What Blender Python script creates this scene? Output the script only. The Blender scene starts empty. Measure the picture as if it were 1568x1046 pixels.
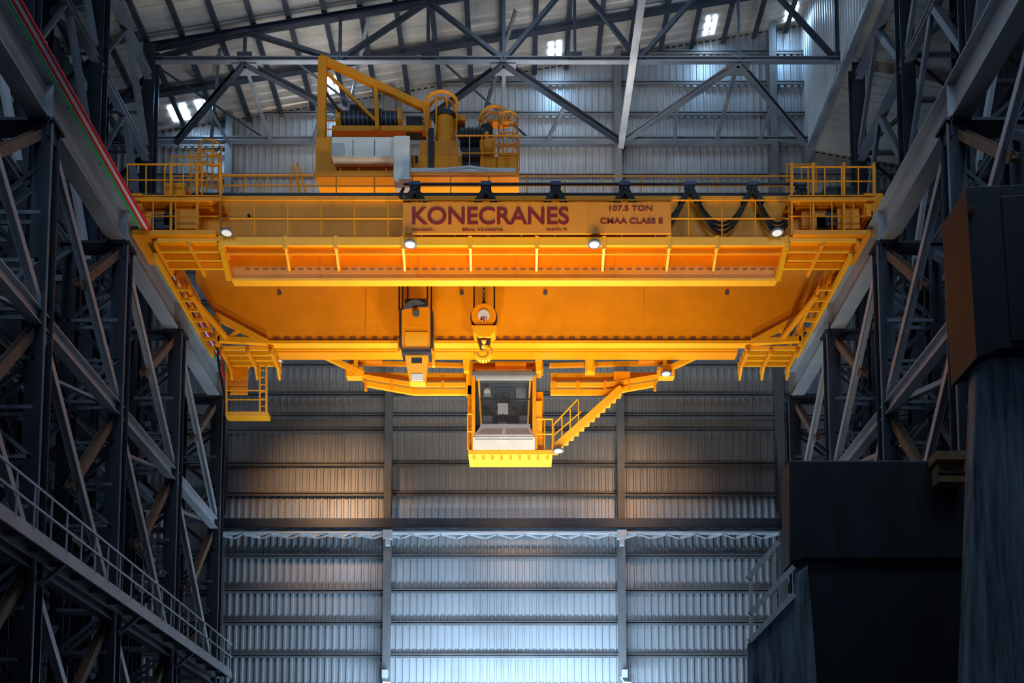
import bpy, math, random
from mathutils import Vector
random.seed(7)
S=bpy.context.scene
# ---------------------------------------------------------------- camera model
F=1500.0; CX=790.0; CY=1222.0; TH=math.radians(4.5); CH=1.7
def P(px,py,d):
    u=(px-CX)/F; v=(CY-py)/F
    dy=math.cos(TH)-v*math.sin(TH); dz=math.sin(TH)+v*math.cos(TH)
    t=d/dy
    return Vector((u*t,d,CH+dz*t))
cd=bpy.data.cameras.new('camera'); cam=bpy.data.objects.new('camera',cd); S.collection.objects.link(cam)
cam.location=(0,0,CH); cam.rotation_euler=(math.radians(90)+TH,0,0)
cd.sensor_width=36; cd.lens=36*F/1568.0
cd.shift_x=-(CX-784)/1568.0; cd.shift_y=(CY-523)/1568.0
cd.clip_end=300
S.camera=cam
try:
    S.view_settings.view_transform='Standard'
    S.view_settings.look='None'
except Exception: pass
# ---------------------------------------------------------------- materials
def mat(name,col,rough=0.5,metal=0.0,var=0.25,scale=1.5,stretch=(1,1,1),bump=0.0,emit=None,es=0,col2=None):
    m=bpy.data.materials.new(name); m.use_nodes=True
    nt=m.node_tree; b=nt.nodes['Principled BSDF']
    tc=nt.nodes.new('ShaderNodeTexCoord'); mp=nt.nodes.new('ShaderNodeMapping')
    mp.inputs['Scale'].default_value=stretch
    nt.links.new(tc.outputs['Object'],mp.inputs['Vector'])
    n=nt.nodes.new('ShaderNodeTexNoise'); n.inputs['Scale'].default_value=scale; n.inputs['Detail'].default_value=6
    n.inputs['Roughness'].default_value=0.65
    nt.links.new(mp.outputs['Vector'],n.inputs['Vector'])
    r=nt.nodes.new('ShaderNodeValToRGB')
    c2=col2 if col2 else tuple(c*(1-var) for c in col)
    r.color_ramp.elements[0].position=0.32; r.color_ramp.elements[0].color=(*c2,1)
    r.color_ramp.elements[1].position=0.62; r.color_ramp.elements[1].color=(*col,1)
    nt.links.new(n.outputs['Fac'],r.inputs['Fac']); nt.links.new(r.outputs['Color'],b.inputs['Base Color'])
    b.inputs['Roughness'].default_value=rough; b.inputs['Metallic'].default_value=metal
    if bump:
        bp=nt.nodes.new('ShaderNodeBump'); bp.inputs['Strength'].default_value=bump
        nt.links.new(n.outputs['Fac'],bp.inputs['Height']); nt.links.new(bp.outputs['Normal'],b.inputs['Normal'])
    if emit:
        b.inputs['Emission Color'].default_value=(*emit,1); b.inputs['Emission Strength'].default_value=es
    return m
YEL=mat('crane_yellow_paint',(0.90,0.31,0.002),0.4,0,0.16,0.8)
YEL2=mat('crane_safety_yellow',(0.95,0.42,0.008),0.4,0,0.12,1.2)
ORG=mat('sign_orange',(0.78,0.25,0.008),0.5,0,0.1,1.0)
RED=mat('sign_red_lettering',(0.22,0.008,0.008),0.5,0,0.1)
BLK=mat('black_rubber',(0.010,0.011,0.014),0.5,0,0.3)
DKM=mat('dark_machine_paint',(0.030,0.035,0.045),0.45,0.3,0.3)
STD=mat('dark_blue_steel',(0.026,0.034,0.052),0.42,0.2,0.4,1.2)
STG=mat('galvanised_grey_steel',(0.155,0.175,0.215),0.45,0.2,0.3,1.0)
STL=mat('light_grey_steel',(0.42,0.44,0.48),0.45,0.1,0.25,1.0)
RUN=mat('runway_grey_paint',(0.33,0.345,0.375),0.5,0.1,0.25,0.7)
RST=mat('primer_brown_steel',(0.19,0.115,0.08),0.7,0,0.4,2)
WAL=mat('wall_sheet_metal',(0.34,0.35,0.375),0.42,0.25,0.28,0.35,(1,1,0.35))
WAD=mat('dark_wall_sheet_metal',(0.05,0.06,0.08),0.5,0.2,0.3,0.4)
ROF=mat('roof_sheet_metal',(0.42,0.40,0.38),0.35,0.3,0.4,0.4)
GIR=mat('girt_steel',(0.15,0.15,0.16),0.5,0.2,0.3,0.8)
HOU=mat('scaled_black_steel',(0.020,0.025,0.034),0.55,0.15,0.6,1.1,(2.2,2.2,0.45),0.25)
HO2=mat('streaked_steel_plate',(0.24,0.31,0.37),0.6,0.1,0.88,1.8,(4,4,0.28),0.3)
WOD=mat('timber',(0.28,0.15,0.07),0.8,0,0.4,4)
WHT=mat('white_cabinet_paint',(0.66,0.68,0.66),0.5,0,0.15,1.5)
CRD=mat('red_conductor',(0.9,0.03,0.05),0.4,0,0.1)
CGR=mat('green_conductor',(0.03,0.5,0.16),0.4,0,0.1)
CWH=mat('white_conductor',(0.85,0.85,0.85),0.4,0,0.1)
CON=mat('concrete_floor',(0.16,0.155,0.15),0.8,0,0.3,0.5,(1,1,1),0.1)
LMP=mat('lamp_lens',(0.8,0.85,0.9),0.2,0,0.05,1,emit=(0.9,0.95,1.0),es=0.25)
SKY=mat('skylight_sheet',(0.8,0.85,0.9),0.5,0,0.05,1,emit=(0.60,0.82,1.0),es=10)
BLU=mat('blue_plastic',(0.04,0.07,0.14),0.5,0,0.1)
SEA=mat('seat_fabric',(0.10,0.10,0.11),0.8,0,0.2)
def glass(name):
    m=bpy.data.materials.new(name); m.use_nodes=True; nt=m.node_tree
    b=nt.nodes['Principled BSDF']; b.inputs['Base Color'].default_value=(0.05,0.07,0.09,1); b.inputs['Roughness'].default_value=0.05
    t=nt.nodes.new('ShaderNodeBsdfTransparent'); t.inputs['Color'].default_value=(0.9,0.93,0.96,1)
    mx=nt.nodes.new('ShaderNodeMixShader'); mx.inputs[0].default_value=0.15
    nt.links.new(t.outputs[0],mx.inputs[1]); nt.links.new(b.outputs[0],mx.inputs[2])
    nt.links.new(mx.outputs[0],nt.nodes['Material Output'].inputs['Surface'])
    return m
GLS=glass('cab_glass')
# ---------------------------------------------------------------- mesh builder
class MB:
    def __init__(s): s.v=[];s.f=[];s.mi=[];s.mats=[]
    def m(s,mt):
        if mt not in s.mats: s.mats.append(mt)
        return s.mats.index(mt)
    def add(s,vs,fs,mt):
        o=len(s.v); s.v+= [tuple(v) for v in vs]; k=s.m(mt)
        for f in fs: s.f.append([o+i for i in f]); s.mi.append(k)
    def box(s,x0,x1,y0,y1,z0,z1,mt):
        vs=[(x0,y0,z0),(x1,y0,z0),(x1,y1,z0),(x0,y1,z0),(x0,y0,z1),(x1,y0,z1),(x1,y1,z1),(x0,y1,z1)]
        s.add(vs,[(3,2,1,0),(4,5,6,7),(0,1,5,4),(1,2,6,5),(2,3,7,6),(3,0,4,7)],mt)
    def beam(s,p,q,w,h,mt,up=(0,0,1)):
        p=Vector(p);q=Vector(q);d=(q-p)
        if d.length<1e-6:return
        d.normalize();u=Vector(up)
        if abs(d.dot(u))>0.98:u=Vector((0,1,0)) if abs(d.y)<.9 else Vector((1,0,0))
        sd=d.cross(u).normalized();u=sd.cross(d).normalized()
        a=sd*w/2;b=u*h/2
        vs=[p-a-b,p+a-b,p+a+b,p-a+b,q-a-b,q+a-b,q+a+b,q-a+b]
        s.add(vs,[(0,1,2,3),(7,6,5,4),(4,5,1,0),(5,6,2,1),(6,7,3,2),(7,4,0,3)],mt)
    def ibeam(s,p,q,w,h,mt,up=(0,0,1),tf=0.05,tw=0.05):
        p=Vector(p);q=Vector(q);d=(q-p).normalized();u=Vector(up)
        if abs(d.dot(u))>0.98:u=Vector((0,1,0)) if abs(d.y)<.9 else Vector((1,0,0))
        sd=d.cross(u).normalized();u=sd.cross(d).normalized()
        o=u*(h/2-tf/2)
        s.beam(p+o,q+o,w,tf,mt,u); s.beam(p-o,q-o,w,tf,mt,u); s.beam(p,q,tw,h-2*tf,mt,u)
    def angle(s,p,q,w,mt,up=(0,0,1),t=0.03):
        p=Vector(p);q=Vector(q);d=(q-p).normalized();u=Vector(up)
        if abs(d.dot(u))>0.98:u=Vector((0,1,0)) if abs(d.y)<.9 else Vector((1,0,0))
        sd=d.cross(u).normalized();u=sd.cross(d).normalized()
        s.beam(p-u*w/2,q-u*w/2,w,t,mt,u); s.beam(p-sd*(w/2),q-sd*(w/2),t,w,mt,u)
    def cyl(s,p,q,r,mt,n=12,r2=None):
        p=Vector(p);q=Vector(q);d=(q-p)
        if d.length<1e-6:return
        d.normalize();u=Vector((0,0,1)) if abs(d.z)<.95 else Vector((0,1,0))
        a=d.cross(u).normalized();b=a.cross(d).normalized();r2=r if r2 is None else r2
        vs=[];
        for c,rr in((p,r),(q,r2)):
            for i in range(n):
                t=2*math.pi*i/n; vs.append(c+a*math.cos(t)*rr+b*math.sin(t)*rr)
        fs=[(i,(i+1)%n,n+(i+1)%n,n+i) for i in range(n)]+[tuple(range(n))[::-1],tuple(range(n,2*n))]
        s.add(vs,fs,mt)
    def tube(s,pts,r,mt,n=7):
        for a,b in zip(pts[:-1],pts[1:]): s.cyl(a,b,r,mt,n)
    def poly(s,pts,off,mt):
        n=len(pts);off=Vector(off);pts=[Vector(p) for p in pts]
        s.add(pts+[p+off for p in pts],[tuple(range(n))[::-1],tuple(range(n,2*n))]+[(i,(i+1)%n,n+(i+1)%n,n+i) for i in range(n)],mt)
    # pixel helpers (image coordinates projected onto a plane at a chosen distance)
    def bpx(s,x0,y0,x1,y1,d0,d1,mt):
        a=P(x0,y0,d0);b=P(x1,y1,d0)
        ya=P((x0+x1)/2,y0,d0).z; yb=P((x0+x1)/2,y1,d0).z
        s.box(min(a.x,b.x),max(a.x,b.x),d0,d1,min(ya,yb),max(ya,yb),mt)
    def ppx(s,pts,d0,d1,mt): s.poly([P(x,y,d0) for x,y in pts],(0,d1-d0,0),mt)
    def rpx(s,a,b,w,h,mt): s.beam(P(*a),P(*b),w,h,mt)
    def tpx(s,pts,r,mt,n=7): s.tube([P(*p) for p in pts],r,mt,n)
    def build(s,name,parent=None,bevel=0,smooth=False):
        me=bpy.data.meshes.new(name); me.from_pydata(s.v,[],s.f)
        for m_ in s.mats: me.materials.append(m_)
        for i,p in enumerate(me.polygons): p.material_index=s.mi[i]
        me.update()
        import bmesh
        bm=bmesh.new();bm.from_mesh(me);bmesh.ops.recalc_face_normals(bm,faces=bm.faces);bm.to_mesh(me);bm.free()
        ob=bpy.data.objects.new(name,me);S.collection.objects.link(ob)
        if parent: ob.parent=parent
        if bevel:
            md=ob.modifiers.new('bevel','BEVEL');md.width=bevel;md.segments=2;md.limit_method='ANGLE'
        if smooth:
            for p in me.polygons:p.use_smooth=True
            try: me.set_sharp_from_angle(angle=math.radians(35))
            except Exception: pass
        return ob
def empty(name):
    e=bpy.data.objects.new(name,None);S.collection.objects.link(e);return e
# ---------------------------------------------------------------- constants
XL=-11.8; XR=11.0; XLO=-13.3; XRO=12.5; BL=-14.9; BR=13.9
COL=[13.8,18.55,23.3,28.05,32.8,37.55]
ZB=20.55; ZT=21.7; WALL=42.5
def roofz(x): return 38.66+0.177*x
ZCH=34.9
# ---------------------------------------------------------------- corrugated sheets
def corr(name,org,u,v,nrm,lu,lv,period,dep,mt,parent=None):
    org=Vector(org);u=Vector(u).normalized();v=Vector(v).normalized();nrm=Vector(nrm)
    prof=[];k=0
    while k*period<lu:
        b=k*period
        for a,h in((0,0),(0.55,0),(0.65,1),(0.9,1)):
            prof.append((min(b+a*period,lu),h*dep))
        k+=1
    prof.append((lu,0))
    m=MB();vs=[];fs=[]
    for a,h in prof:
        vs.append(org+u*a+nrm*h); vs.append(org+u*a+nrm*h+v*lv)
    for i in range(len(prof)-1): fs.append((2*i,2*i+2,2*i+3,2*i+1))
    m.add(vs,fs,mt); return m.build(name,parent)
# floor
m=MB(); m.box(-19,21,-6,WALL+.6,-0.3,0,CON); m.build('floor')
# back wall
wb=empty('wall_back')
corr('sheet',(-18.5,WALL,0),(1,0,0),(0,0,1),(0,-1,0),38,41.6,0.31,0.05,WAL,wb)
m=MB()
zs=[]
for y in (1052,1003,953,904,851):
    zs.append(P(600,y,WALL-.25).z)
for y in (755,709,658,636,604,558): zs.append(P(600,y,WALL-.25).z)
z=zs[-1]+1.5
while z<40.5: zs.append(z); z+=1.5
z=zs[0]-1.45
while z>0.5: zs.append(z); z-=1.45
for z in zs:
    m.box(-18.4,19,WALL-.22,WALL-.05,z-.02,z+.02,GIR)
    m.box(-18.4,19,WALL-.22,WALL-.19,z-.12,z+.08,GIR)
m.build('girts',wb)
m=MB()
for px in (338,594,951,1197):
    x=P(px,800,WALL-.45).x
    m.ibeam((x,WALL-.45,0),(x,WALL-.45,roofz(x)-.2),.32,.4,GIR,up=(0,1,0),tf=.03,tw=.03)
for px in (590,956):
    a=P(px,1030,WALL-.8)
    m.box(a.x-.12,a.x+.12,WALL-1.0,WALL-.7,a.z-.25,a.z+.1,STL)
    m.beam(a+Vector((0,0,-.2)),a+Vector((.1,-.3,-.5)),.35,.12,STL)
m.build('wind_columns',wb)
# wind beam + light track across the wall
m=MB()
zb=P(780,801,WALL-1.3).z
m.box(P(322,800,WALL-1.3).x,P(1200,800,WALL-1.3).x,WALL-1.3,WALL-.6,zb-.12,zb+.12,STD)
m.box(P(322,800,WALL-1.3).x,P(1200,800,WALL-1.3).x,WALL-1.35,WALL-1.3,zb-.2,zb+.2,STD)
x0=P(330,815,WALL-1.2).x;x1=P(1192,815,WALL-1.2).x;zz=P(700,817,WALL-1.3).z
m.box(x0,x1,WALL-1.45,WALL-1.2,zz-.02,zz+.05,STL)
n=20
for i in range(n):
    a=x0+(x1-x0)*i/n
    m.beam((a,WALL-1.35,zz-.02),(a+.55*(x1-x0)/n,WALL-.8,zz-.02),.12,.08,STL)
    m.beam((a+.55*(x1-x0)/n,WALL-.8,zz-.02),(a+(x1-x0)/n,WALL-1.35,zz-.02),.12,.08,STL)
for px in (594,952):
    a=P(px,825,WALL-1.4)
    m.box(a.x-.2,a.x+.2,WALL-1.55,WALL-1.3,a.z-.02,a.z+.35,STL)
    m.box(a.x-.1,a.x+.1,WALL-1.5,WALL-1.3,a.z-.3,a.z,STL)
m.build('trim_1')
# side walls
wl=empty('wall_left')
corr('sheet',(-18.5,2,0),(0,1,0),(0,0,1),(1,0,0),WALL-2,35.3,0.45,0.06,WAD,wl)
m=MB()
for k in range(18): m.box(-18.4,-18.15,2,WALL-.1,1+k*1.9,1.15+k*1.9,STD)
m.build('girts',wl)
wr=empty('wall_right')
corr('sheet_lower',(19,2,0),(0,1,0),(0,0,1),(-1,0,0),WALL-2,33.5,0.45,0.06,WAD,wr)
z0=P(1230,250,WALL).z
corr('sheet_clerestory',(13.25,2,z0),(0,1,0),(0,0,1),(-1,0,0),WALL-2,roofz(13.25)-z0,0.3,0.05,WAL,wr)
m=MB()
for k in range(17): m.box(18.7,18.95,2,WALL-.1,1+k*1.9,1.15+k*1.9,STD)
m.box(13.1,13.35,2,WALL-.1,z0-.15,z0+.1,STG)
m.build('girts',wr)
# ceiling
ce=empty('ceiling')
sx=Vector((1,0,.177)).normalized()
corr('roof_sheet',(-18.6,2,roofz(-18.6)),(0,1,0),sx,(0,0,-1),WALL-2,(13.3+18.6)/sx.x,0.42,0.05,ROF,ce)
corr('aisle_roof_sheet',(13.3,2,34.9),(0,1,0),Vector((1,0,-.2)),(0,0,-1),WALL-2,6.2,0.42,0.05,ROF,ce)
m=MB()
x=-18
while x<13.2:
    z=roofz(x)-.2
    m.beam((x,2,z),(x,WALL-.1,z),.10,.26,STD); m.beam((x,2,z-.13),(x,WALL-.1,z-.13),.22,.03,STD); x+=1.45
for y in (25.5,30.5,35.2,40.0):
    m.beam((-18,y,roofz(-18)-.4),(13.2,y,roofz(13.2)-.4),.25,.2,STD)
m.build('purlins',ce)
m=MB()
skypos=[]
def sky(x0,x1,y0,y1):
    z0_,z1_=roofz(x0)-.08,roofz(x1)-.08
    m.add([(x0,y0,z0_),(x1,y0,z1_),(x1,y1,z1_),(x0,y1,z0_)],[(0,1,2,3)],SKY)
for px,py,w,l in ((275,172,.8,.8),(312,158,.7,.5),(512,128,.6,.9),(850,75,.6,.7),(1088,38,.5,.9),(1212,18,.5,.8)):
    d=30
    while d<WALL-.2:
        p=P(px,py,d)
        if p.z>roofz(p.x): break
        d+=.02
    skypos.append(p.copy())
    sky(p.x-w/2,p.x-.06,min(d-l/2,WALL-1.0),min(d+l/2,WALL-.2)); sky(p.x+.06,p.x+w/2,min(d-l/2,WALL-1.0),min(d+l/2,WALL-.2))
for x in (-10.5,-6.1,-1.8,2.6,7):
    for y in (12,20,28): sky(x,x+.5,y,y+2)
m.build('skylights',ce)
# ---------------------------------------------------------------- roof trusses
for i,d in enumerate(COL[1:]):
    m=MB()
    m.ibeam((BL,d,ZCH),(BR-.6,d,ZCH),.2,.2,STD if d<37 else STG,tf=.03,tw=.03)
    zt=lambda x:roofz(x)-.55
    m.ibeam((BL,d,zt(BL)),(13.1,d,zt(13.1)),.24,.26,STD,tf=.03,tw=.03)
    xs=[BL,-11.1,-7.2,-3.6,-.5,2.4,5,9.1,13.1]
    for k in range(len(xs)-1):
        a,b=xs[k],xs[k+1]
        m.angle((b,d,ZCH),(b,d,zt(b)),.11,STD,up=(0,1,0))
        if k%2==0: m.angle((a,d,ZCH),(b,d,zt(b)),.15,STD,up=(0,1,0))
        else: m.angle((a,d,zt(a)),(b,d,ZCH),.15,STD,up=(0,1,0))
        m.box(b-.3,b+.3,d-.03,d+.03,ZCH,ZCH+.35,STD)
    m.build('roof_truss')
m=MB()
dn,df=37.55,WALL-.6
near=[-11.1,-.5,9.1]; far=[-15.4,-5.4,4.8,13.1]
m.ibeam((-16.5,df,ZCH),(13.2,df,ZCH),.25,.2,STG)
for i,nx in enumerate(near):
    for fx in (far[i],far[i+1]):
        m.ibeam((nx,dn,ZCH-.12),(fx,df,ZCH-.12),.22,.22,STD if (i+fx)<6 else STG,tf=.03,tw=.03)
        mx=(nx+fx)/2; my=(dn+df)/2
        m.angle((mx,my,ZCH-.1),(nx+(1.9 if fx>nx else -1.9),df,ZCH-.1),.12,STG)
    m.box(nx-.5,nx+.5,dn,dn+.6,ZCH-.16,ZCH-.12,STG)
    m.angle((nx,dn,ZCH),(nx,df,ZCH),.14,STG)
m.ibeam((4.75,18,ZCH-.3),(4.75,df,ZCH-.3),.26,.28,STL)
for a in (-15,-9,-3):
    m.angle((a,dn,ZCH),(a+3.5,df,ZCH+.2),.10,STD)
    m.angle((a+3,dn,ZCH+2.2),(a+1.2,df,ZCH),.12,STD)
m.build('roof_bracing')
# ---------------------------------------------------------------- lattice columns
def lattice(xi,xo,d,sg):
    m=MB()
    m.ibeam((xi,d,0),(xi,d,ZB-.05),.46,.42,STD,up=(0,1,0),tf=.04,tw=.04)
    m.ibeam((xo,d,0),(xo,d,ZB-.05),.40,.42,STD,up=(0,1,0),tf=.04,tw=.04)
    m.beam((xi-sg*.22,d-.2,0),(xi-sg*.22,d-.2,ZB-.06),.03,.06,STG,up=(0,1,0))
    z=.6;k=0
    while z<ZB-1.3:
        for yy in (d-.19,d+.19):
            m.beam((xi,yy,z),(xo,yy,z),.1,.06,STG,up=(0,1,0))
            a,b=(xi,xo) if k%2 else (xo,xi)
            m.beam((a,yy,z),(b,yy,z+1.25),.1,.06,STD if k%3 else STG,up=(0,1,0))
        z+=1.25;k+=1
    m.box(min(xi,xo)-.3,max(xi,xo)+.3,d-.3,d+.3,ZB-.1,ZB-.02,STD)
    m.box(min(xi,xo)-.4,max(xi,xo)+.4,d-.45,d+.45,0,.06,STD)
    return m.build('lattice_column')
for d in COL:
    if d>15: lattice(XL,XLO,d,-1); lattice(XR,XRO,d,1)
for d in COL:
    for sg,bx,xo in ((-1,BL,XLO),(1,BR,XRO)):
        top=roofz(bx)-.6 if sg<0 else 34.6
        m=MB()
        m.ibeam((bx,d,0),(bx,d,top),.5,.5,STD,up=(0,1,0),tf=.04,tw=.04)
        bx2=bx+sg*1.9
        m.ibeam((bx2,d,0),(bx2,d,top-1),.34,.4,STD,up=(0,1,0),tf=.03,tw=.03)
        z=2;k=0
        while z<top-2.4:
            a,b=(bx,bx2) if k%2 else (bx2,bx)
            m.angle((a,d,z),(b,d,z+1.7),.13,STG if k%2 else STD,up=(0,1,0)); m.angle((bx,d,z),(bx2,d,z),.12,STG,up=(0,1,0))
            z+=1.7;k+=1
        for z in (6,9.3,15.2,19.5): m.beam((xo,d,z),(bx,d,z),.16,.2,STG)
        m.beam((xo,d,16.4),(bx,d,19.5),.14,.14,STG)
        m.build('building_column')
# ---------------------------------------------------------------- runway beams
def runway(x,sg):
    m=MB()
    xc=x+sg*.12
    m.ibeam((xc,4,(ZB+ZT)/2),(xc,COL[-1]+.4,(ZB+ZT)/2),.5,ZT-ZB,RUN,tf=.05,tw=.05)
    for d in COL:
        m.box(xc-.22,xc+.22,d-.02,d+.02,ZB+.05,ZT-.05,RUN)
        m.box(xc-sg*.27-.02,xc-sg*.27+.02,d-.3,d+.3,ZB-.5,ZB+.02,STD)
    m.beam((xc,4,ZT+.06),(xc,COL[-1]+.3,ZT+.06),.1,.14,STD)
    return m
runway(XL,-1).build('runway_beam')
runway(XR,1).build('runway_beam')
m=MB()
for k,(mt,o) in enumerate(((CGR,0),(CRD,.10),(CWH,.185),(CRD,.27))):
    m.beam((XL+.25+o,4,ZT-.16),(XL+.25+o,COL[-1]-1.2,ZT-.16),.08,.04,mt)
for y in range(6,37,2): m.beam((XL+.14,y,ZT-.10),(XL+.56,y,ZT-.10),.05,.05,STD)
m.build('conductor_bars')
# longitudinal bracing, both sides
for sg,x,xo,bx in ((-1,XL,XLO,BL),(1,XR,XRO,BR)):
    m=MB()
    ZM=15.4
    m.ibeam((x,4,ZM),(x,COL[-1],ZM),.3,.42,STL,tf=.04,tw=.04)
    m.ibeam((xo,4,ZM),(xo,COL[-1],ZM),.3,.3,STG)
    m.ibeam((x,4,9.2),(x,COL[-1],9.2),.3,.32,STG)
    for i in range(len(COL)-1):
        a,b=COL[i],COL[i+1]
        for (z0_,z1_) in ((ZM+.2,ZB-.2),(9.4,ZM-.2),(3,9)):
            m.ibeam((x,a,z1_),(x,b,z0_),.2,.2,STL,up=(1,0,0),tf=.03,tw=.03)
            m.ibeam((x+sg*.15,b,z1_),(x+sg*.15,(a+b)/2-.2,(z0_+z1_)/2-.3),.2,.22,RST,up=(1,0,0),tf=.03,tw=.03)
            m.angle((xo,a,z0_),(xo,b,z1_),.18,STG,up=(1,0,0)); m.angle((xo,b,z0_),(xo,a,z1_),.18,STD,up=(1,0,0))
        m.angle((x,a,ZM+.1),(xo,(a+b)/2,ZM+.1),.14,STL); m.angle((xo,(a+b)/2,ZM+.1),(x,b,ZM+.1),.14,STL)
        m.angle((xo,a,ZM),(bx,b,ZM),.15,STG)
        for (z0_,z1_) in ((22.5,26.5),(26.5,30.5),(30.5,34)):
            m.angle((bx,a,z0_),(bx,(a+b)/2,z1_),.2,STG,up=(1,0,0)); m.angle((bx,(a+b)/2,z1_),(bx,b,z0_),.2,STG if z0_>26 else STL,up=(1,0,0))
    for z in (22.5,26.5,30.5,34): m.ibeam((bx,4,z),(bx,COL[-1],z),.3,.3,STG if z!=26.5 else STL)
    m.build('column_bracing')
# left service walkway
m=MB()
ZW=9.42
def wk(m,x0,x1,y0,y1,z,fascia=STL):
    m.box(x0,x1,y0,y1,z-.04,z,STG)
    for x in (x0,x1): m.beam((x,y0,z-.1),(x,y1,z-.1),.06,.24,fascia)
    y=y0
    while y<y1: m.beam((x0,y,z-.15),(x1,y,z-.15),.08,.14,STG); y+=1.1
def rail(m,x,y0,y1,z,mt,r=.022,sp=1.2):
    for h in (1.1,.62): m.cyl((x,y0,z+h),(x,y1,z+h),r*1.2,mt,6)
    y=y0
    while y<=y1+.01: m.cyl((x,y,z),(x,y,z+1.1),r,mt,6); y+=sp
    m.beam((x,y0,z+.07),(x,y1,z+.07),.01,.12,mt)
wk(m,XL+.42,XL+.9,8,37,ZW); rail(m,XL+.9,8,37,ZW,STL,.028,.8)
for d in COL: m.beam((XL+.24,d,ZW-.7),(XL+.85,d,ZW-.15),.1,.1,STG)
m.build('service_walkway')
m=MB()
for x,z in ((-14.4,15.85),(-13.6,15.85)): m.beam((x,6,z),(x,37.2,z),.05,.16,STL)
y=6.
while y<37.2: m.beam((-14.4,y,15.83),(-13.6,y,15.83),.05,.04,STL); y+=.33
for k in range(4): m.cyl((-14.2+.13*k,6,15.9),(-14.2+.13*k,37.2,15.9),.035,BLK,6)
m.build('cable_ladder')
m=MB(); wk(m,-14.6,-13.7,10,37,12.2); rail(m,-13.7,10,37,12.2,STG,.022); m.build('upper_walkway')
m=MB()
x0=P(306,740,38.2);
for dx in (0,.4): m.beam((x0.x-1.0+dx,38.4,0),(x0.x-1.0+dx,38.4,16),.05,.05,STG)
z=.3
while z<16: m.cyl((x0.x-1.0,38.4,z),(x0.x-.6,38.4,z),.02,STG,6); z+=.3
m.build('access_ladder')
# ================================================================ CRANE
CR=empty('overhead_crane')
# ---- front girder
m=MB()
top=305
m.ppx([(205,top),(1338,top),(1338,352),(1222,372),(1190,425),(355,425),(332,372),(205,352)],29.5,29.68,YEL)
m.ppx([(350,425),(1195,425),(1190,430),(355,430)],29.42,29.72,YEL2)
m.bpx(205,top-5,1338,top,29.4,30.0,YEL)
for i in range(60):
    px=375+i*13.6
    m.bpx(px,411,px+8,412.6,29.48,29.5,RST)
for px in (381,628,910,1160): m.cyl(P(px,330,29.49),P(px,330,29.40),.05,DKM,10)
m.bpx(205,top-10,1338,top-5,29.6,29.7,STD)
for px in (490,640,790,940,1090): m.bpx(px,386,px+1.5,424,29.48,29.5,ORG)
m.build('front_girder',CR,.012)
# ---- rear girder
m=MB()
m.ppx([(296,340),(1262,340),(1262,430),(1240,470),(1150,521),(410,521),(330,482),(300,430)],33.1,33.3,YEL)
m.ppx([(405,521),(1155,521),(1152,526),(408,526)],33.02,33.35,YEL2)
m.bpx(296,335,1262,340,32.95,33.6,YEL)
for px in (428,707,835,1113): m.cyl(P(px,449,33.11),P(px,449,33.07),.075,BLK,14)
for i in range(44): 
    px=418+i*16.8; m.bpx(px,516.5,px+9,518.5,33.06,33.1,RST)
for px in (560,985): m.bpx(px,425,px+1.5,519,33.08,33.1,ORG)
m.build('rear_girder',CR,.012)
# ---- front walkway
m=MB()
FW=28.85
m.bpx(240,363,1312,367,FW,29.5,YEL)
m.bpx(335,363,1208,376,FW-.03,FW+.04,YEL2)
m.bpx(240,363,335,370,FW-.03,FW+.04,YEL2); m.bpx(1208,363,1312,370,FW-.03,FW+.04,YEL2)
za=P(780,376,FW).z
xa,xb=P(345,380,FW).x,P(1200,380,FW).x
m.box(xa,xb,FW+.22,FW+.27,za-.14,za+.06,YEL)
for px in (338,437,514,617,720,822,925,1025,1098,1204):
    a=P(px,374,FW)
    m.box(a.x-.05,a.x+.05,FW-.02,29.5,za-.06,za+.12,YEL2)
    m.poly([(a.x-.04,FW,za-.05),(a.x-.04,29.5,za-.45),(a.x-.04,29.5,za-.05)],(.08,0,0),YEL2)
    m.box(a.x-.06,a.x+.06,FW-.06,FW-.03,za-.15,za+.28,YEL2)
for s0,s1 in ((238,342),(1204,1314)):
    for k in range(3):
        d=FW+.3+k*.42; z=P(300,367,FW).z
        m.box(P(s0,367,FW).x+.02,P(s1,367,FW).x,d,d+.08,z-.2,z,YEL2)
    for px in (s0,(s0+s1)/2,s1):
        a=P(px,367,FW); m.box(a.x-.05,a.x+.05,FW,30.4,a.z-.22,a.z-.04,YEL)
m.rpx((338,372,FW),(352,430,29.4),.14,.18,YEL2); m.rpx((1204,372,FW),(1190,430,29.4),.14,.18,YEL2)
m.build('front_walkway',CR,.006)
def railpx(m,x0,x1,ytop,ybot,d,n,mt,r=.022,mid=True):
    m.tpx([(x0,ytop,d),(x1,ytop,d)],r*1.2,mt)
    if mid: m.tpx([(x0,(ytop+ybot)/2,d),(x1,(ytop+ybot)/2,d)],r,mt)
    for i in range(n+1):
        px=x0+(x1-x0)*i/n; m.tpx([(px,ytop,d),(px,ybot,d)],r,mt)
m=MB()
railpx(m,338,1208,307,363,FW,17,YEL)
railpx(m,200,338,300,363,FW,4,YEL); railpx(m,1208,1340,300,363,FW,4,YEL)
railpx(m,340,1215,270,300,29.95,15,YEL)
railpx(m,195,338,252,300,28.9,5,YEL); railpx(m,1212,1340,256,300,28.9,5,YEL)
railpx(m,262,336,240,300,30.4,2,YEL); railpx(m,1205,1250,252,300,30.4,2,YEL)
for px in (262,302,338,1212,1245,1292,1338):
    m.rpx((px,250,28.9),(px,362,28.9),.07,.07,YEL)
for k in range(5):
    py=226+k*17
    c=P(322,py,29.6); pts=[c+Vector((math.cos(t)*.36,math.sin(t)*.36,0)) for t in [2*math.pi*i/12 for i in range(13)]]
    m.tube(pts,.022,YEL,5)
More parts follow.
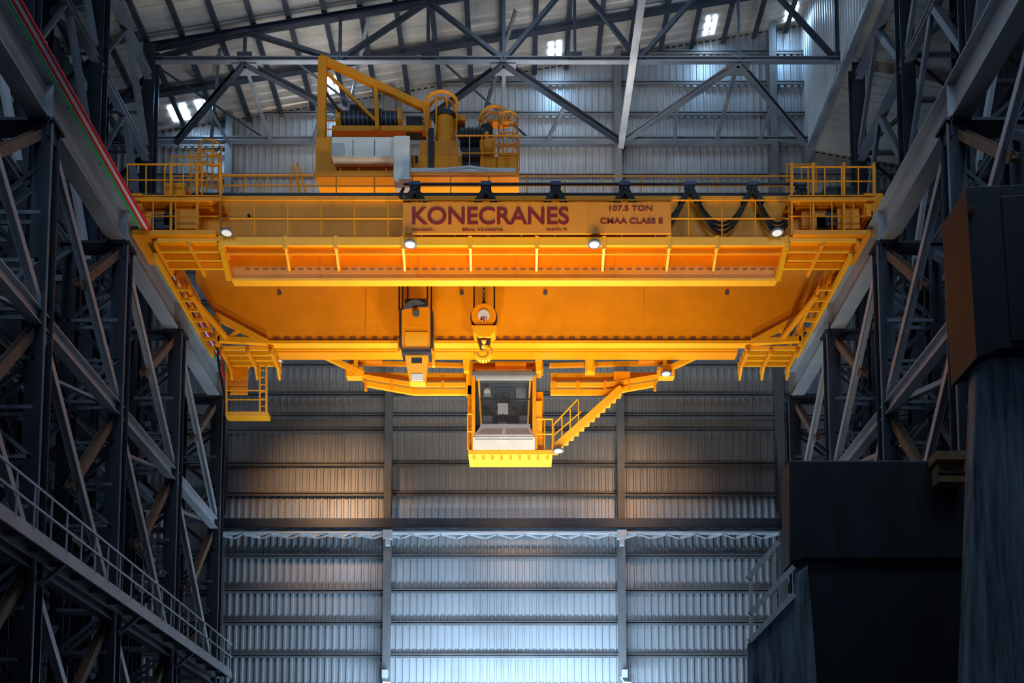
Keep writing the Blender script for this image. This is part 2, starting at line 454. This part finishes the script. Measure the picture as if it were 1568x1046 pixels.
for i in range(6):
    t=2*math.pi*i/6; c=P(322,226,29.6)+Vector((math.cos(t)*.36,math.sin(t)*.36,0)); m.cyl(c,c-Vector((0,0,1.6)),.018,YEL,5)
for k in range(9): m.tpx([(292,236+k*8,29.5),(303,236+k*8,29.5)],.02,YEL)
for px in (292,303): m.tpx([(px,230,29.5),(px,302,29.5)],.025,YEL)
m.build('handrails',CR)
m=MB()
for x0,x1 in ((193,338),(1207,1342)):
    a=P(x0,302,28.8);b=P(x1,302,28.8)
    m.box(a.x,b.x,28.8,30.2,a.z-.12,a.z,YEL)
    a=P(x0+8,352,28.7);b=P(x1-8,352,28.7); m.box(a.x,b.x,28.7,30.2,a.z-.16,a.z,YEL)
    m.bpx(x0+20,310,x0+60,350,29.2,29.48,ORG); m.bpx(x0+75,318,x0+110,350,29.1,29.48,YEL)
    m.bpx(x0+58,325,x0+74,345,29.0,29.4,DKM)
m.bpx(253,280,283,300,29.2,29.6,YEL); m.bpx(1262,285,1310,322,29.2,29.48,DKM); m.bpx(1250,330,1300,350,29.2,29.48,DKM)
m.bpx(232,328,262,350,29.0,29.4,DKM)
m.build('end_platforms',CR,.01)
# ---- end trucks
for sg,x in ((-1,XL-.12),(1,XR+.12)):
    m=MB()
    m.box(x-.3,x+.3,28.9,34.6,ZT+.45,ZT+1.15,YEL)
    for y in (29.2,30.2,33.2,34.2):
        m.cyl((x-.1,y,ZT+.42),(x+.1,y,ZT+.42),.33,DKM,20); m.box(x-.28,x-.14,y-.45,y+.45,ZT+.3,ZT+.7,YEL); m.box(x+.14,x+.28,y-.45,y+.45,ZT+.3,ZT+.7,YEL)
    xi=x-sg*.72; xj=x-sg*1.2; z=20.85
    m.beam((xi,29,z),(xi,34.8,z),.10,.22,YEL2); m.beam((xj,30.6,z),(xj,34.8,z),.08,.18,YEL)
    y=30.7
    while y<34.7: m.beam((xi,y,z),(xj,y,z),.07,.12,YEL2); y+=.6
    for y in (30.9,31.6,32.3,33.0):
        m.beam((xi,y,z),(xi,y,z+1.0),.07,.07,YEL)
        m.beam((xi,y,z+.95),(xj,y,z),.09,.09,YEL2)
    m.beam((xi,30.8,z+1.0),(xi,33,z+1.0),.07,.07,YEL)
    m.beam((xi,30.8,z+.5),(xi,33,z+.5),.05,.05,YEL)
    m.beam((xj,30.9,z-.1),(xj-sg*.6,33.0,z-.4),.14,.14,YEL)
    m.build('end_truck',CR,.01)
# ---- rear walkway, brackets
m=MB()
m.bpx(412,533,1130,540,33.9,34.4,YEL)
m.bpx(412,531,1130,536,33.86,33.92,YEL2)
for s in (0,1):
    f=(lambda x:x) if s==0 else (lambda x:1560-x)
    m.rpx((f(330),484,33.0),(f(405),524,33.0),.18,.22,YEL2)
    m.rpx((f(334),482,33.0),(f(334),530,33.0),.16,.16,YEL2)
    m.rpx((f(334),520,33.0),(f(410),524,33.0),.16,.2,YEL2)
    m.rpx((f(370),502,33.0),(f(345),524,33.0),.12,.12,YEL2)
    for k in range(4):
        d=33.1+k*.36; a=P(f(334),527,33.0); b=P(f(418),527,33.0)
        m.box(min(a.x,b.x),max(a.x,b.x),d,d+.09,a.z-.15,a.z,YEL2)
    for px in (340,380,415):
        a=P(f(px),529,33.0); m.box(a.x-.05,a.x+.05,33.0,34.4,a.z-.3,a.z-.12,YEL)
        m.poly([(a.x-.04,33.8,a.z-.2),(a.x-.04,34.4,a.z-.2),(a.x-.04,34.3,a.z-.6)],(.08,0,0),YEL2)
    m.rpx((f(318),440,33.3),(f(334),482,33.2),.14,.14,YEL2)
for px in (714,825,903):
    m.bpx(px-7,526,px+7,532,33.9,34.4,YEL2)
    m.ppx([(px-7,530),(px+7,530),(px+4,568),(px-4,568)],34.3,34.5,YEL2)
m.build('rear_walkway',CR,.008)
# ---- suspended lower platform
m=MB()
d0,d1=34.7,35.15
for s in (0,1):
    f=(lambda x:x) if s==0 else (lambda x:1563-x)
    m.ppx([(f(553),572),(f(636),586),(f(720),586),(f(720),592),(f(636),592),(f(555),579)],d0,d1,YEL2)
    m.ppx([(f(553),570),(f(636),571),(f(720),571),(f(720),583),(f(640),583),(f(555),573)],d0+.3,d1,YEL2)
    m.ppx([(f(555),583),(f(636),596),(f(720),596),(f(720),604),(f(634),604),(f(562),591)],d0,d0+.12,YEL2)
    for px in (560,600,636,678,715): m.bpx(f(px)-2,583,f(px)+2,598,d0-.02,d0+.06,YEL)
    m.rpx((f(484),539,34.6),(f(556),573,d0),.16,.2,YEL2)
    m.rpx((f(484),538,34.6),(f(560),548,34.7),.12,.12,YEL2)
    m.bpx(f(530),562,f(556),576,d0-.05,d0+.3,YEL2)
    m.rpx((f(545),541,d0),(f(545),575,d0),.14,.14,YEL2)
    m.rpx((f(580),541,d0+.3),(f(530),560,d0+.3),.12,.12,YEL)
    m.rpx((f(535),556,d0+.35),(f(722),560,d0+.35),.12,.16,YEL)
    m.bpx(f(560),545,f(585),553,d0+.1,d0+.4,ORG)
m.bpx(712,553,832,566,d0,d1,YEL); m.bpx(758,553,806,568,d0-.15,d0,YEL)
m.bpx(714,530,722,604,d0-.1,d0+.1,YEL2)
m.bpx(820,530,829,575,d0-.1,d0+.1,YEL2)
m.bpx(896,535,911,570,d0-.1,d0+.15,YEL2)
m.build('lower_platform',CR,.006)
# ---- left hanging access platform
m=MB()
m.bpx(345,630,410,637,34.2,34.6,YEL2)
m.bpx(348,560,378,602,34.4,34.55,YEL)
m.bpx(346,556,380,560,34.38,34.6,YEL2)
for px,d in ((347,34.2),(408,34.2),(347,34.6),(408,34.6)): m.rpx((px,532,d),(px,630,d),.07,.07,YEL2)
m.rpx((398,532,34.2),(398,630,34.2),.06,.06,YEL2)
for k in range(8): m.tpx([(398,545+k*11,34.2),(408,545+k*11,34.2)],.022,YEL2); m.tpx([(408,545+k*11,34.2),(408,545+k*11,34.6)],.022,YEL2)
for y in (598,612): m.tpx([(347,y,34.2),(408,y,34.2)],.025,YEL2)
m.tpx([(352,600,34.3),(345,612,34.3),(335,560,34.3),(332,520,34.0)],.04,BLK); m.tpx([(350,560,34.3),(342,580,34.3),(338,540,34.3)],.03,CRD)
m.build('access_platform',CR,.006)
# ---- sign
m=MB(); m.bpx(617,310,1028,358,FW-.14,FW-.09,ORG)
m.build('sign_board',CR,.006)
def text(body,px0,px1,py0,py1,d,name,off=0.0):
    c=bpy.data.curves.new(name,'FONT'); c.body=body; c.extrude=.006; c.offset=off; c.size=1
    o=bpy.data.objects.new(name,c); S.collection.objects.link(o); o.rotation_euler=(math.pi/2,0,0)
    c.materials.append(RED); bpy.context.view_layer.update()
    bb=[Vector(v) for v in o.bound_box]; w=max(v.x for v in bb)-min(v.x for v in bb); h=max(v.y for v in bb)-min(v.y for v in bb)
    a=P(px0,py1,d);b=P(px1,py0,d)
    sx_=(b.x-a.x)/w; sy_=(b.z-a.z)/h
    o.scale=(sx_,sy_,1); o.location=(a.x-min(v.x for v in bb)*sx_,d,a.z-min(v.y for v in bb)*sy_); o.parent=CR
TS=FW-.15
text('KONECRANES',631,871,317,344,TS,'sign_lettering',.02)
text('107.5 TON',933,999,315,323.5,TS,'sign_lettering_capacity',.025)
text('CMAA CLASS E',919,1015,334,343,TS,'sign_lettering_class',.025)
text('US53-00609-1',630,665,350,354,TS,'sign_lettering_small_a',.01)
text('SERIAL NO.69603750',708,770,350,354,TS,'sign_lettering_small_b',.01)
text('HOUSTON, TX',836,868,350,354,TS,'sign_lettering_small_c',.01)
# ---- festoon
m=MB()
m.rpx((618,282,29.3),(1225,282,29.3),.05,.06,STD)
xs=[635,744,851,957,1057,1153,1228]
for px in xs:
    m.bpx(px-8,277,px+8,283,29.15,29.39,BLU)
    m.bpx(px-6,283,px+6,290,29.18,29.39,BLK)
    m.ppx([(px-5,286),(px+5,286),(px+18,308),(px+8,308),(px,295),(px-8,308),(px-18,308)],29.2,29.35,BLK)
for i in range(len(xs)-1):
    for j,(dp,dd) in enumerate(((68,29.2),(61,29.27),(54,29.34))):
        pts=[]
        for k in range(25):
            t=k/24; s=abs(2*t-1)**2.0
            pts.append((xs[i]+3+(xs[i+1]-xs[i]-6)*t, 288+dp*(1-s), dd))
        m.tpx(pts,.045,BLK,6)
pts=[(618,288,29.3),(612,300,29.3),(618,306,29.3)]; m.tpx(pts,.05,BLK)
m.build('festoon_cables',CR)
# ---- floodlights
m=MB()
lamps=[(347,356,28.6),(628,374,28.6),(910,374,28.6),(1190,356,28.6),(425,552,34.5),(1020,572,34.5),(855,690,34.4)]
for px,py,d in lamps:
    c=P(px,py,d)
    m.cyl(c+Vector((0,0,.12)),c+Vector((0,0,.02)),.08,STG,14,.2); m.cyl(c+Vector((0,0,.02)),c-Vector((0,0,.02)),.2,STG,16,.21)
    m.cyl(c-Vector((0,0,.02)),c-Vector((0,0,.03)),.15,LMP,16)
    m.beam(c+Vector((0,0,.12)),c+Vector((0,.25,.3)),.05,.05,STG)
m.build('floodlights',CR,smooth=True)
# ---- trolley
m=MB()
m.bpx(482,262,795,268,30.0,30.9,YEL)
m.bpx(487,86,497,262,30.6,30.8,YEL)
m.bpx(484,210,508,262,30.4,30.9,YEL)
m.rpx((490,90,30.8),(652,166,30.8),.2,.22,YEL)
m.rpx((497,108,30.8),(575,185,30.8),.1,.1,YEL)
m.rpx((575,128,30.8),(578,200,30.8),.14,.14,YEL)
m.rpx((652,160,30.8),(662,262,30.8),.2,.25,YEL)
m.rpx((497,140,30.8),(520,170,30.8),.08,.08,DKM)
m.bpx(508,192,660,200,30.9,31.3,YEL); m.bpx(508,200,660,212,31.2,31.3,DKM)
m.bpx(508,238,640,250,30.5,31.2,DKM); m.bpx(508,250,640,262,30.4,31.2,YEL)
m.bpx(640,238,720,262,30.5,31.2,YEL)
m.cyl(P(524,184,31.2),P(610,184,31.2),.26,DKM,20); m.cyl(P(516,184,31.2),P(524,184,31.2),.36,YEL,20); m.cyl(P(610,184,31.2),P(616,184,31.2),.36,YEL,20)
for k in range(12): a=P(528+k*7,184,31.2); m.cyl(a,a+Vector((.05,0,0)),.29,STG,18)
m.bpx(536,160,556,172,31,31.3,DKM); m.bpx(592,168,612,180,31,31.3,YEL)
m.bpx(560,166,585,174,31,31.3,DKM)
m.cyl(P(682,235,30.9),P(682,186,30.9),.34,YEL,20); m.bpx(642,216,700,238,30.5,31.0,ORG)
m.cyl(P(682,186,30.9),P(682,180,30.9),.4,DKM,20)
m.bpx(668,176,712,184,30.8,31.2,YEL)
m.cyl(P(705,214,30.5),P(742,214,30.5),.33,DKM,18); m.cyl(P(708,240,30.5),P(735,240,30.5),.28,DKM,18)
m.bpx(708,225,735,258,30.4,31,DKM); m.cyl(P(742,214,30.5),P(748,214,30.5),.22,YEL,14)
for k in range(5): a=P(711+k*6,214,30.5); m.cyl(a,a+Vector((.03,0,0)),.37,DKM,18)
m.cyl(P(735,228,30.5),P(758,228,30.5),.3,YEL,18); m.bpx(735,240,762,262,30.3,30.9,YEL)
m.bpx(762,235,793,262,30.2,30.7,YEL)
m.cyl(P(745,196,31),P(745,225,31),.22,DKM,16)
m.bpx(745,182,778,187,31,31.3,YEL)
m.bpx(622,178,646,205,31.0,31.3,DKM); m.bpx(700,186,712,205,31.0,31.3,DKM)
m.bpx(656,196,664,258,30.4,30.5,DKM)
for px in (520,548,590,632): m.bpx(px,238,px+3,262,30.3,30.4,YEL)
m.build('trolley_frame',CR,.012,smooth=True)
m=MB()
def ring(cx,cy,d,rx,r,n=16,a0=0,a1=2*math.pi):
    c=P(cx,cy,d); m.tube([c+Vector((math.cos(a0+(a1-a0)*i/n)*rx,math.sin(a0+(a1-a0)*i/n)*rx,0)) for i in range(n+1)],r,YEL,6)
def arc(x0,x1,yb,yt,d,r=.05):
    m.tpx([(x0+(x1-x0)*(0.5-0.5*math.cos(math.pi*i/12)), yb-(yb-yt)*math.sin(math.pi*i/12), d) for i in range(13)],r,YEL)
arc(652,700,160,140,30.6,.06); arc(655,697,175,150,31.2,.05); arc(735,780,185,163,30.6,.06); arc(737,778,195,172,31.2)
for px in (655,668,684,699): m.tpx([(px,150,30.6),(px,205,30.6)],.03,YEL)
for cy in (182,198,214,232): ring(778,cy,30.6,.32,.025)
for i in range(6):
    t=2*math.pi*i/6; c=P(778,180,30.6)+Vector((math.cos(t)*.32,math.sin(t)*.32,0)); m.cyl(c,c-Vector((0,0,1.5)),.022,YEL,5)
railpx(m,700,795,208,262,30.1,5,YEL); railpx(m,500,660,185,212,31.5,5,YEL)
m.tpx([(455,250,31),(470,300,31)],.04,YEL); m.tpx([(448,255,31),(462,300,31)],.04,YEL)
railpx(m,340,480,268,300,31.5,4,YEL)
m.build('trolley_handrails',CR)
m=MB()
m.bpx(508,210,606,240,29.8,30.25,WHT); m.bpx(603,208,627,275,29.6,30.2,WHT)
m.bpx(628,257,790,262,29.7,29.78,WHT); m.tpx([(660,262,29.7),(720,256,29.7),(760,262,29.7)],.05,WHT)
m.bpx(540,214,541,238,29.78,29.8,STG); m.bpx(573,214,574,238,29.78,29.8,STG)
m.bpx(509,222,527,238,29.75,29.8,STL)
m.build('electrical_cabinet',CR,.02)
# ---- main hook block
m=MB(); d=31.9
for px in (611,616,624,655,661):
    m.tpx([(px,330,d+.1*((px%3)-1)),(px+(.5 if px<640 else -.5),475,d)],.03,BLK)
m.bpx(612,502,662,536,d-.30,d+.2,YEL)
m.bpx(620,508,655,530,d-.33,d-.30,YEL2)
m.ppx([(614,502),(612,480),(622,463),(652,463),(662,480),(660,502)],d-.30,d-.18,YEL)
m.ppx([(614,500),(612,480),(622,463),(652,463),(662,480),(660,500)],d+.18,d+.30,YEL)
m.cyl(P(637,484,d-.17),P(637,484,d+.17),.5,DKM,24)
m.cyl(P(637,480,d-.36),P(637,480,d-.29),.12,DKM,14)
m.ppx([(619,457),(655,457),(654,470),(620,470)],d-.33,d+.2,DKM)
m.ppx([(611,476),(615,470),(615,536),(611,530)],d-.33,d+.2,DKM); m.ppx([(659,470),(663,476),(663,530),(659,536)],d-.33,d+.2,DKM)
m.ppx([(619,541),(656,541),(651,585),(627,585)],d-.22,d+.12,YEL2)
m.bpx(615,534,660,540,d-.38,d+.2,DKM)
m.bpx(630,548,646,556,d-.24,d-.22,DKM)
m.rpx((663,520,d),(664,562,d),.1,.12,YEL2); m.rpx((612,540,d),(611,520,d),.1,.12,YEL)
m.bpx(630,572,648,583,d-.24,d-.22,WHT)
m.build('main_hook_block',CR,.015)
# ---- auxiliary hook
m=MB(); d=31.9
for px in (726,757): m.tpx([(px,330,d),(px,485,d)],.03,BLK)
m.tpx([(741,330,d),(741,478,d)],.03,BLK)
for k in range(4): m.cyl(P(741,437+k*8,d),P(741,441+k*8,d),.06,RST,8)
m.bpx(728,470,754,475,d-.1,d+.1,RST)
c=P(741,488,d)
m.cyl(c+Vector((0,-.2,0)),c+Vector((0,.2,0)),.42,YEL,26)
m.cyl(c+Vector((0,-.1,0)),c+Vector((0,.1,0)),.46,DKM,26)
m.cyl(c+Vector((0,-.23,0)),c+Vector((0,-.2,0)),.2,WHT,18)
m.ppx([(722,498),(761,498),(758,508),(750,516),(733,516),(725,508)],d-.25,d+.25,YEL2)
m.ppx([(730,514),(752,514),(748,528),(735,528)],d-.18,d+.18,DKM)
cc=P(740,543,d); R=.24
m.cyl(P(741,520,d-.2),P(741,534,d),.1,YEL,10)
pts=[cc+Vector((math.cos(t)*R,-.1,math.sin(t)*R)) for t in [math.radians(100-290*i/16) for i in range(17)]]
for i in range(16):
    r=.07+.05*math.sin(math.pi*i/16); m.cyl(pts[i],pts[i+1],r,YEL2,10)
m.build('auxiliary_hook_block',CR,.008)
text('401',735,746,485,492,31.66,'hook_number',.02)
# ---- operator cab
m=MB()
a0,a1=34.3,35.3
m.bpx(717,689,846,696,a0-.1,a1,YEL2)
for k in range(9): px=724+k*14; m.bpx(px,696,px+4,704,a0-.05,a0+.1,YEL2)
m.bpx(724,669,819,688,a0-.12,a0,WHT)
m.bpx(727,672,816,673,a0-.13,a0-.12,STG)
A=[P(737,651,a0+.25),P(811,651,a0+.25),P(818,667,a0-.1),P(725,667,a0-.1)]
m.poly(A,(0,.06,-.03),WHT)
A=[P(741,653,a0+.22),P(771,653,a0+.22),P(768,665,a0-.1),P(731,665,a0-.1)]
m.poly(A,(0,.02,0),STL)
A=[P(776,653,a0+.22),P(807,653,a0+.22),P(812,665,a0-.1),P(773,665,a0-.1)]
m.poly(A,(0,.02,0),STL)
for px in (725,818): 
    m.rpx((px,578,a0+.1),(px,690,a0+.0),.13,.13,YEL)
    m.bpx(px-2,578,px+2,690,a1-.15,a1,YEL)
for px,qx in ((733,737),(812,808)): m.rpx((px,580,a0+.1),(qx,652,a0+.22),.06,.06,YEL2)
m.bpx(722,569,821,575,a0-.05,a1,STG); m.bpx(728,566,815,569,a0+.05,a1-.2,WHT)
m.bpx(729,576,816,581,a0+.05,a0+.15,STL); m.bpx(735,610,812,612,a0+.12,a0+.16,DKM)
m.bpx(735,649,812,653,a0+.18,a0+.3,STL)
m.bpx(716,590,722,688,a0+.3,a0+.4,YEL); m.bpx(724,600,728,690,a0+.2,a1,DKM)
m.bpx(820,614,830,664,a0+.05,a0+.15,YEL2); m.bpx(820,600,832,690,a0+.2,a1-.1,YEL)
m.bpx(728,580,817,690,a1-.06,a1,STG)
m.bpx(724,686,819,690,a0,a1,DKM)
m.build('operator_cab',CR,.008)
m=MB()
m.bpx(728,582,817,650,a0+.11,a0+.12,GLS); m.build('cab_windows',CR)
m=MB()
m.bpx(758,628,790,665,a1-.3,a1-.15,SEA); m.bpx(755,655,793,668,a1-.7,a1-.15,SEA); m.bpx(765,618,783,628,a1-.3,a1-.2,SEA)
m.bpx(762,617,778,634,a0+.3,a0+.34,WHT); m.bpx(738,636,754,668,a0+.3,a0+.7,STG); m.bpx(795,636,810,668,a0+.3,a0+.7,STG)
m.cyl(P(746,600,a0+.4),P(746,600,a0+.5),.12,WHT,12)
m.bpx(762,645,775,651,a0+.35,a0+.45,STL); m.bpx(740,590,752,606,a1-.2,a1-.1,STL); m.bpx(790,592,806,612,a1-.2,a1-.1,STL)
m.cyl(P(770,645,a0+.3),P(770,634,a0+.32),.04,DKM,8)
m.build('cab_interior',CR,.02)
m=MB()
railpx(m,822,846,642,688,a0-.05,2,YEL2); railpx(m,716,724,634,688,a0-.05,1,YEL2)
m.tpx([(846,642,a0-.05),(846,642,a1)],.026,YEL2)
for d in (a0+.2,a0+.8):
    m.rpx((846,689,d),(952,594,d),.08,.26,YEL2)
for k in range(13):
    t=(k+.5)/13; a=P(846+106*t,689-95*t,a0+.2); m.box(a.x-.12,a.x+.12,a0+.2,a0+.8,a.z-.02,a.z+.02,YEL)
for d in (a0+.18,a0+.82):
    m.tpx([(846,652,d),(884,612,d)],.028,YEL2); m.tpx([(846,668,d),(890,630,d)],.024,YEL2)
    for t in (0,.33,.66,1): m.tpx([(848+38*t,652-38*t,d),(848+38*t,688-34*t,d)],.024,YEL2)
m.rpx((952,596,a0+.5),(952,570,a0+.5),.6,.1,YEL)
m.build('cab_stairs',CR)
# ================================================================ right foreground machine housing
H=empty('machine_housing')
m=MB()
dn=15.5
def ground(px,py,d):
    p=P(px,py,d); return Vector((p.x,d,0.0))
m.poly([P(1496,545,dn),P(1720,525,dn),ground(1720,1046,dn),ground(1470,1046,dn),P(1478,1046,dn)],(0,.3,0),HO2)
m.build('tall_stand',H,.03)
m=MB()
m.ppx([(1480,286),(1720,276),(1720,530),(1536,533),(1496,548)],dn-.3,dn+.65,HOU)
m.ppx([(1534,300),(1720,290),(1720,520),(1550,522)],dn-.33,dn-.30,HOU)
m.cyl(P(1486,322,dn-.36),P(1486,322,dn-.3),.06,WOD,12)
m.build('tall_stand_head',H,.04)
m=MB(); db=18.5
m.ppx([(1209,704),(1490,704),(1490,856),(1240,856),(1210,862)],db,db+.6,HOU)
m.build('lower_block',H,.04)
m=MB()
m.poly([P(1237,850,db+.1),P(1490,850,db+.1),ground(1490,1046,db+.1),ground(1256,1046,db+.1),P(1250,1046,db+.1)],(0,.4,0),HOU)
m.build('lower_body',H,.03)
m=MB()
m.poly([P(1145,985,db),P(1216,912,db),P(1220,878,db),P(1238,866,db),P(1252,1046,db),ground(1258,1046,db),ground(1140,1046,db)],(0,.08,0),HO2)
m.build('sloped_flank',H,.02)
m=MB()
m.bpx(1436,706,1480,738,db-.3,db,WOD); m.bpx(1434,690,1480,704,db-.4,db,WOD); m.bpx(1436,722,1480,725,db-.32,db-.3,DKM)
m.build('timber_blocking',H,.01)
m=MB()
for a,b in (((1145,886),(1192,830)),((1148,940),(1215,868)),((1147,982),(1216,910))):
    m.beam(P(*a,db-.06),P(*b,db-.06),.08,.10,WHT); 
for a,b in (((1150,882),(1150,978)),((1186,838),(1186,940))): m.beam(P(*a,db-.06),P(*b,db-.06),.06,.06,WHT)
m.build('stair_handrail',H)
# ================================================================ lights
def look(o,t): o.rotation_euler=(Vector(t)-o.location).to_track_quat('-Z','Y').to_euler()
def area(name,loc,tgt,sx_,sy_,e,col,spec=1.0):
    l=bpy.data.lights.new(name,'AREA'); l.shape='RECTANGLE'; l.size=sx_; l.size_y=sy_; l.energy=e; l.color=col; l.specular_factor=spec
    o=bpy.data.objects.new(name,l); S.collection.objects.link(o); o.location=loc; look(o,tgt); return o
def spot(name,loc,tgt,ang,e,col,blend=.5,size=.5):
    l=bpy.data.lights.new(name,'SPOT'); l.energy=e;l.color=col;l.spot_size=math.radians(ang);l.spot_blend=blend;l.shadow_soft_size=size
    o=bpy.data.objects.new(name,l);S.collection.objects.link(o);o.location=loc;look(o,tgt);return o
WARM=(1,.88,.68)
spot('floor_fill_spot',(-2.5,20.5,2.5),(-2.5,31.8,19.0),56,8200,WARM,.9,.8)  # pair of unseen fill spots, added to lift the girder webs
spot('floor_fill_spot.001',(3,20.5,2.5),(2.5,31.8,19.0),56,8200,WARM,.9,.8)
spot('work_light_front',(-3.5,26,2.5),(-3.5,30,20.5),62,7000,WARM,.9,.4)
spot('work_light_front.001',(3,26,2.5),(3,30,20.5),62,7000,WARM,.9,.4)
spot('work_light_under',(0,30.5,3),(0,33.2,20),62,8000,WARM,.9,.6)
area('bay_glow',(0,38.2,6.6),(0,WALL,10.6),9,1.2,3000,(.52,.77,1),.3)
spot('bay_wash',(0,22,2),(0,WALL,9.5),50,13000,(.52,.75,1),1.0,1.5)  # added cool spot spreading over the lower wall, no fixture behind it
for px in (425,1020):
    c=P(px,552,34.6); spot('crane_flood_and_fill',(c.x,c.y+.4,c.z-.3),(c.x*.95,WALL,18.0),64,1700,(1,.55,.25),1.0,.3)
spot('crane_flood_and_fill',(0,35.8,17),(0,WALL,18.0),70,500,(1,.55,.25),1.0,.3)  # extra middle spot to even out the wall, no floodlight hangs here
for x in (-9,0,8): area('roof_cool_fill',(x,34,37),(x,40,36),4,3,170,(.58,.79,1))  # unseen cool area lights added under the sheets to brighten the roof
for x in (-8,2): area('roof_warm_fill',(x,38,32.5),(x,40,40),5,2,230,(1,.92,.82))  # added fill aimed up at the dark roof sheets, no fittings there
for p in skypos[1:]: area('skylight_daylight',(p.x,p.y-.6,p.z-.5),(p.x,WALL-.5,p.z-5),.8,.8,60,(.35,.65,1))
area('side_cool_fill',(-10,12,26),(-12,30,14),8,5,950,(.52,.74,1),.1)  # added cool fill for the side steel, one per side, no opening here
area('side_cool_fill.001',(10,12,26),(12,30,14),8,5,950,(.52,.74,1),.1)
area('cab_fill',tuple(P(772,580,a0+.5)+Vector((0,0,-.15))),tuple(P(772,680,a0+.5)),.8,.3,40,(.9,.95,1))  # small fill added to brighten the cab interior, no fitting modelled
w=bpy.data.worlds.new('world'); S.world=w; w.use_nodes=True
w.node_tree.nodes['Background'].inputs[0].default_value=(.40,.60,1.0,1); w.node_tree.nodes['Background'].inputs[1].default_value=.085
